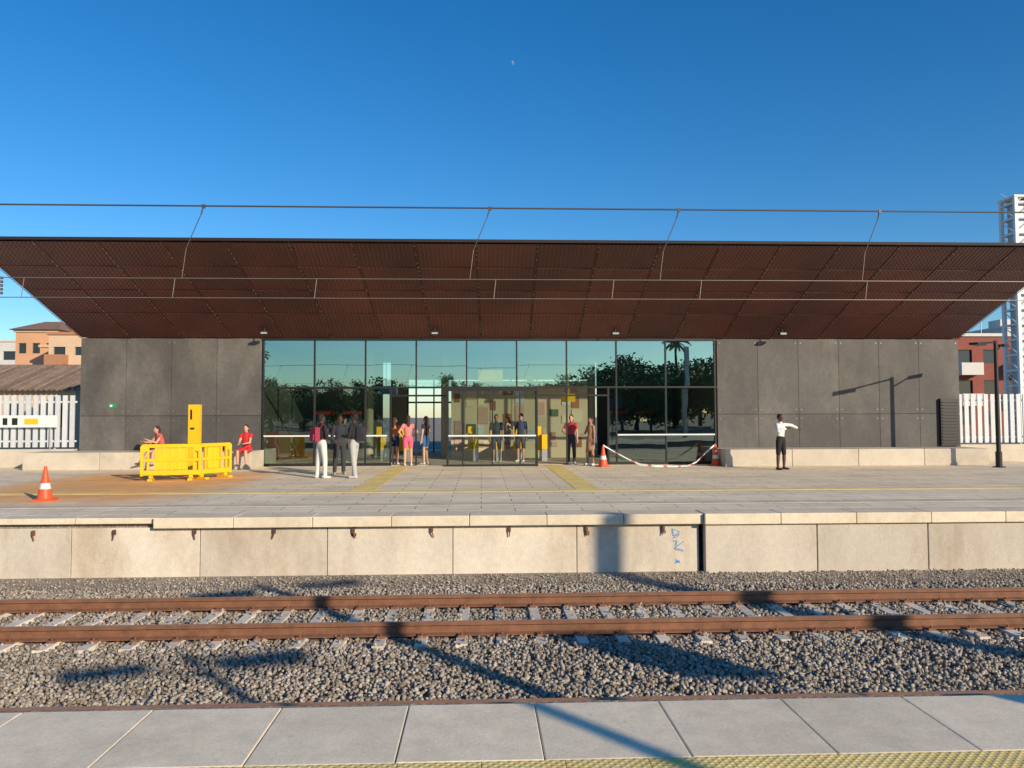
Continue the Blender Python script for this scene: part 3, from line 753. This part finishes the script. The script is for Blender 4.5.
# ------------------------------------------------------------------ people
VX=.0135
def cm(name,c,r=.85): return M(name,c,r,.08,8,.004,60)
SK={'light':cm('skin_light',(.58,.33,.23),.55),'tan':cm('skin_tan',(.36,.19,.12),.55),'dark':cm('skin_dark',(.09,.045,.028),.5)}
cache={}
def C(c):
    if c not in cache: cache[c]=cm('cloth',c)
    return cache[c]
m_eye=M('eye_dark',(.02,.015,.012),.3,.05); m_lip=M('lip',(.35,.12,.10),.5,.05)
def person(kind,loc,heading,h=1.70,torso=(0,0,1),ra=None,la=None,rl=None,ll=None,sleeve=.6,leg=2.0,top=(.05,.05,.05),bottom=(.05,.05,.08),
           shoe=(.6,.6,.6),hair=(.02,.015,.012),skin='light',long=False,female=False,seat=None,skirt=0,bag=None,look=(0,0),midriff=False):
    S=h/1.72; V=Vector
    g=group(kind,(loc[0],loc[1],loc[2]),math.radians(heading)); 
    t=V(torso).normalized(); r=V((1,0,0)); f=r.cross(t)*-1 if r.cross(t).y<0 else r.cross(t)
    sh=.158 if female else .178; hp=.092
    pel=V((0,0,0)); nk=pel+t*.52; hd=nk+(t+V((0,look[1]*.3,0))).normalized()*.165
    def leg_(d,s):
        d=d or ((s*.03,0,-1),(s*.02,-.03,-1)); hj=pel+V((s*hp,0,-.03)); k=hj+V(d[0]).normalized()*.415; a=k+V(d[1]).normalized()*.41; return hj,k,a
    def arm_(d,s):
        d=d or ((s*.18,-.02,-1),(s*.06,.12,-1)); sj=pel+t*.465+V((s*sh,0,0)); e=sj+V(d[0]).normalized()*.285; w_=e+V(d[1]).normalized()*.25; return sj,e,w_
    RL=leg_(rl,1);LL=leg_(ll,-1);RA=arm_(ra,1);LA=arm_(la,-1)
    base=min(RL[2].z,LL[2].z)-.075
    off=V((0,0,-base)) if seat is None else V((0,0,(seat+.10)/S))
    P=[]
    b=MB()
    def cap(p0,p1,r0,r1,lab,geo=True):
        P.append((p0,p1,r0,r1,lab))
        if geo: b.cyl(p0,p1,r0,r1,14); b.ell(p0,r0,12,8); b.ell(p1,r1,12,8)
    wst=.118 if female else .135
    rings=[(-.10,.10,.085),(-.06,.150,.105),(.02,.165 if female else .160,.12),(.14,wst,.095),(.28,.150,.112),(.38,.165 if not female else .150,.112),(.46,.150 if not female else .135,.092),(.505,.085,.07),(.53,.055,.055)]
    n=18; vs=[]
    for z,a,d in rings:
        for i in range(n):
            q=2*math.pi*i/n; vs.append(pel+t*z+r*(a*math.cos(q))+f*(d*math.sin(q)))
    fs=[(j*n+i,j*n+(i+1)%n,(j+1)*n+(i+1)%n,(j+1)*n+i) for j in range(len(rings)-1) for i in range(n)]
    fs+=[tuple(range(n-1,-1,-1)),tuple(range((len(rings)-1)*n,len(rings)*n))]; b.add(vs,fs)
    wl=.06
    cap(pel-t*.02,pel+t*wl,.125,.13,2,False); 
    for s in(-.07,.07): cap(pel+r*s-t*.02,pel+r*s+t*wl,.11,.10,2,False); cap(pel+r*s+t*(wl+.03),pel+r*s+t*.44,.08,.095,1,False)
    cap(pel+t*(wl+.03),pel+t*.46,.12,.11,1,False)
    if midriff: cap(pel+t*.10,pel+t*.2,.16,.15,0,False)
    cap(pel+t*.49,hd-t*.06,.053,.05,0)
    for (sj,e,w_),s in((RA,1),(LA,-1)):
        cap(sj,e,.05,.04,0); cap(e,w_,.039,.027,0)
        cap(w_,w_+(w_-e).normalized()*.075,.027,.030,0)
        if sleeve>0:
            a=min(sleeve,1); cap(sj,sj+(e-sj)*a,.062,.062-.012*a,1)
            if sleeve>1: cap(e,e+(w_-e)*(sleeve-1),.050,.040,1)
    for (hj,k,a_),s in((RL,1),(LL,-1)):
        cap(hj,k,.085,.056,0); cap(k,k+(a_-k)*.35,.056,.058,0); cap(k+(a_-k)*.35,a_,.056,.036,0)
        if leg>0:
            q=min(leg,1); cap(hj,hj+(k-hj)*q,.098,.098-.028*q,2)
            if leg>1: q=leg-1; cap(k,k+(a_-k)*q*.95,.070,.070-.012*q,2)
        cap(a_-V((0,.03,.035)),a_+V((s*.02,.15,-.045)),.042,.032,3)
    if skirt: 
        cap(pel+t*.1,pel+V((0,0,-skirt)),.12,.15,1)
    E=[]
    def el(c,rad,lab): E.append((c,rad,lab)); b.ell(c,rad,16,12)
    el(hd,(.073,.092,.108),0); el(hd+V((0,.035,-.055)),(.052,.05,.055),0)
    el(hd+V((0,.095,-.012)),(.012,.018,.02),0)
    for s in(-1,1): el(hd+V((s*.075,-.005,-.01)),(.012,.02,.03),0)
    el(hd+V((0,-.022,.028)),(.082,.092,.105),4)
    if long:
        cap(hd+V((0,-.06,0)),hd+V((0,-.075,-.24)),.07,.055,4)
    me=bpy.data.meshes.new('tmp'); me.from_pydata([(p[0],p[1],p[2]) for p in b.v],[],b.f)
    o=bpy.data.objects.new('body',me); scene.collection.objects.link(o)
    md=o.modifiers.new('r','REMESH'); md.mode='VOXEL'; md.voxel_size=VX; 
    sm=o.modifiers.new('s','SMOOTH'); sm.factor=.5; sm.iterations=3
    dg=bpy.context.evaluated_depsgraph_get(); nm=bpy.data.meshes.new_from_object(o.evaluated_get(dg)); o.modifiers.clear(); o.data=nm
    nf=len(nm.polygons); cc=np.empty(nf*3); nm.polygons.foreach_get('center',cc); cc=cc.reshape(-1,3)
    best=np.full(nf,1e9); lab=np.zeros(nf,int)
    for p0,p1,r0,r1,l in P:
        p0=np.array(p0);p1=np.array(p1);d=p1-p0;L=max(1e-9,d@d); tt=np.clip(((cc-p0)@d)/L,0,1)
        ds=np.linalg.norm(cc-(p0+tt[:,None]*d),axis=1)-(r0+(r1-r0)*tt); mk=ds<best; best[mk]=ds[mk]; lab[mk]=l
    for c,rad,l in E:
        rad=np.array(rad); ds=(np.linalg.norm((cc-np.array(c))/rad,axis=1)-1)*rad.mean(); mk=ds<best; best[mk]=ds[mk]; lab[mk]=l
    nm.materials.clear()
    for m in(SK[skin],C(top),C(bottom),C(shoe),C(hair)): nm.materials.append(m)
    nm.polygons.foreach_set('material_index',lab.astype(np.int32)); nm.polygons.foreach_set('use_smooth',np.ones(nf,bool))
    at=nm.attributes.new('tone','FLOAT','FACE'); at.data.foreach_set('value',np.ones(nf,np.float32)); nm.update()
    o.parent=g; o.scale=(S,S,S); o.location=off*S
    fb=MB()
    for (sj,e,w_),s in((RA,1),(LA,-1)):
        d=(w_-e).normalized(); side=d.cross(V((0,1,0)) if abs(d.y)<.8 else V((0,0,1))).normalized(); nrm=side.cross(d)
        palm=w_+d*.05
        for i,(o_,L) in enumerate(((-.027,.062),(-.009,.075),(.009,.07),(.026,.055))):
            a=palm+side*o_+d*.03; m1=a+(d+nrm*.15).normalized()*L*.55; m2=m1+(d+nrm*.7).normalized()*L*.5
            fb.cyl(a,m1,.009,.008,6); fb.cyl(m1,m2,.008,.006,6); fb.ell(m2,.006,6,4); fb.ell(m1,.008,6,4)
        a=palm-side*.025-d*.02; m1=a+(d*.6-side).normalized()*.035; m2=m1+(d-side*.3).normalized()*.03
        fb.cyl(a,m1,.011,.009,6); fb.cyl(m1,m2,.009,.007,6); fb.ell(m2,.007,6,4)
    fo=fb.obj('fingers',[SK[skin]],g); fo.scale=(S,S,S); fo.location=off*S
    eb=MB()
    for s in(-1,1): eb.ell(hd+V((s*.03,.083,.0)),(.012,.008,.006),8,6,0)
    eb.ell(hd+V((0,.088,-.055)),(.02,.006,.005),8,6,1)
    for s in(-1,1): eb.ell(hd+V((s*.03,.086,.02)),(.016,.006,.003),8,6,0)
    eo=eb.obj('face',[m_eye,m_lip],g); eo.scale=(S,S,S); eo.location=off*S
    if bag:
        bb=MB(); c=pel+t*.27-V((0,.19,0))
        bb.box(c.x-.14,c.x+.14,c.y-.08,c.y+.07,c.z-.2,c.z+.18); bb.box(c.x-.1,c.x+.1,c.y-.12,c.y-.081,c.z-.17,c.z+.0)
        for s in(-1,1):
            q=[V((s*.1,c.y+.08,c.z+.15)),V((s*.11,-.02,c.z+.26)),V((s*.12,.125,c.z+.12)),V((s*.14,.09,c.z-.1)),V((s*.13,c.y+.07,c.z-.16))]
            for a,e in zip(q[:-1],q[1:]): bb.cyl(a,e,.016,n=6)
        bo=bb.obj('backpack',[C(bag)],g,bevel=.05); bo.scale=(S,S,S); bo.location=off*S
    return g
BK=(.018,.018,.02)
person('standing_man',(-4.34,21.2,0),-50,1.73,top=BK,bottom=(.68,.67,.63),hair=BK,bag=(.30,.03,.06),sleeve=1.9,skin='dark',rl=((.05,.1,-1),(.02,0,-1)),ll=((-.10,-.06,-1),(-.04,-.06,-1)),ra=((.15,.1,-1),(.0,.9,-.4)))
person('standing_man',(-3.46,21.2,0),75,1.74,top=BK,bottom=(.45,.44,.41),hair=BK,bag=(.03,.03,.035),sleeve=1.9,skin='dark',rl=((.06,.10,-1),(.05,.04,-1)),ll=((-.12,-.12,-1),(-.08,-.15,-1)),la=((-.1,.2,-1),(.3,1,.1)))
person('standing_man',(-4.1,22.6,0),200,1.70,top=(.03,.03,.04),bottom=(.04,.04,.05),shoe=(.4,.4,.4),skin='dark',sleeve=1.0,rl=((.1,.05,-1),(.05,-.02,-1)))
# group at door
person('standing_woman',(-3.0,27.0,.012),-30,1.62,top=(.62,.2,.08),bottom=(.03,.05,.12),leg=.45,long=True,female=True,sleeve=.2,hair=(.07,.04,.025),ra=((.5,.1,-1),(-.3,.6,-.6)))
person('standing_woman',(-2.50,26.5,.0),15,1.70,top=(.70,.22,.22),bottom=(.68,.12,.20),leg=.6,long=True,female=True,sleeve=.3,la=((-.7,0,-1),(.7,.3,-.8)),ra=((.7,0,-1),(-.7,.3,-.8)),hair=(.05,.03,.02))
person('standing_woman',(-1.93,26.9,.012),60,1.66,top=(.03,.03,.04),bottom=(.05,.14,.32),leg=.5,long=True,female=True,sleeve=.3,hair=(.1,.05,.025),ra=((.6,.1,-.9),(-.3,.6,-.2)),rl=((.1,.15,-1),(.02,-.1,-1)))
# inside
person('standing_man',(.55,27.9,.012),180,1.72,top=(.04,.05,.06),bottom=(.05,.06,.1),leg=.9,sleeve=.7,skin='tan')
person('standing_man',(1.45,28.2,.012),150,1.76,top=(.05,.07,.16),bottom=(.06,.06,.06),leg=.9,sleeve=.7)
person('standing_woman',(1.0,29.4,.012),120,1.62,top=(.5,.42,.3),bottom=(.05,.05,.1),leg=.5,long=True,female=True)
person('standing_woman',(3.15,26.9,.012),160,1.70,top=(.42,.04,.06),bottom=(.04,.04,.06),long=True,female=True,sleeve=.5,ra=((.6,.1,-1),(-.5,.6,-.3)))
person('standing_woman',(3.72,26.1,0),120,1.64,top=(.40,.22,.12),bottom=(.35,.2,.14),leg=.4,long=True,female=True,sleeve=.0,skirt=.30,skin='tan',hair=(.04,.02,.015),ra=((.5,.1,-1),(-.4,.7,-.1)),rl=((.1,.15,-1),(.02,-.1,-1)))
person('standing_woman',(-5.0,28.4,.012),-60,1.66,top=(.5,.3,.1),bottom=(.04,.05,.08),long=True,female=True)
# man with outstretched arms
person('standing_man',(9.25,23.5,0),215,1.71,top=(.72,.72,.70),bottom=BK,leg=.95,shoe=(.05,.05,.05),hair=BK,skin='dark',sleeve=1.95,
       la=((-.9,.25,-.05),(-.9,.25,-.35)),ra=((.5,.45,-.6),(-1,.6,.35)),rl=((.12,0,-1),(.05,-.02,-1)),ll=((-.10,.05,-1),(-.05,-.05,-1)))
# seated women
person('seated_woman',(-7.5,25.05,0),172,1.66,seat=.56,torso=(0,.12,1),rl=((.1,1,-.12),(.02,-.1,-1)),ll=((-.12,1,-.12),(-.1,.1,-1)),top=(.62,.03,.04),bottom=(.60,.03,.04),leg=.9,long=True,female=True,
       ra=((.1,.45,-1),(-.3,.9,-.2)),la=((-.1,.5,-1),(.2,.9,-.1)),sleeve=.3,hair=(.04,.02,.015),shoe=(.1,.08,.07))
person('seated_woman',(-10.15,25.1,0),135,1.66,seat=.56,torso=(.0,.35,1),rl=((.15,1,-.15),(.1,.75,-1)),ll=((-.25,1,-.1),(-.15,.2,-1)),top=(.58,.12,.10),bottom=(.55,.45,.42),leg=.4,long=True,female=True,
       ra=((.35,.5,-.8),(-.2,.8,.1)),la=((-.2,.6,-.8),(.2,.8,.3)),sleeve=.2,hair=(.05,.025,.015),shoe=(.12,.05,.04))
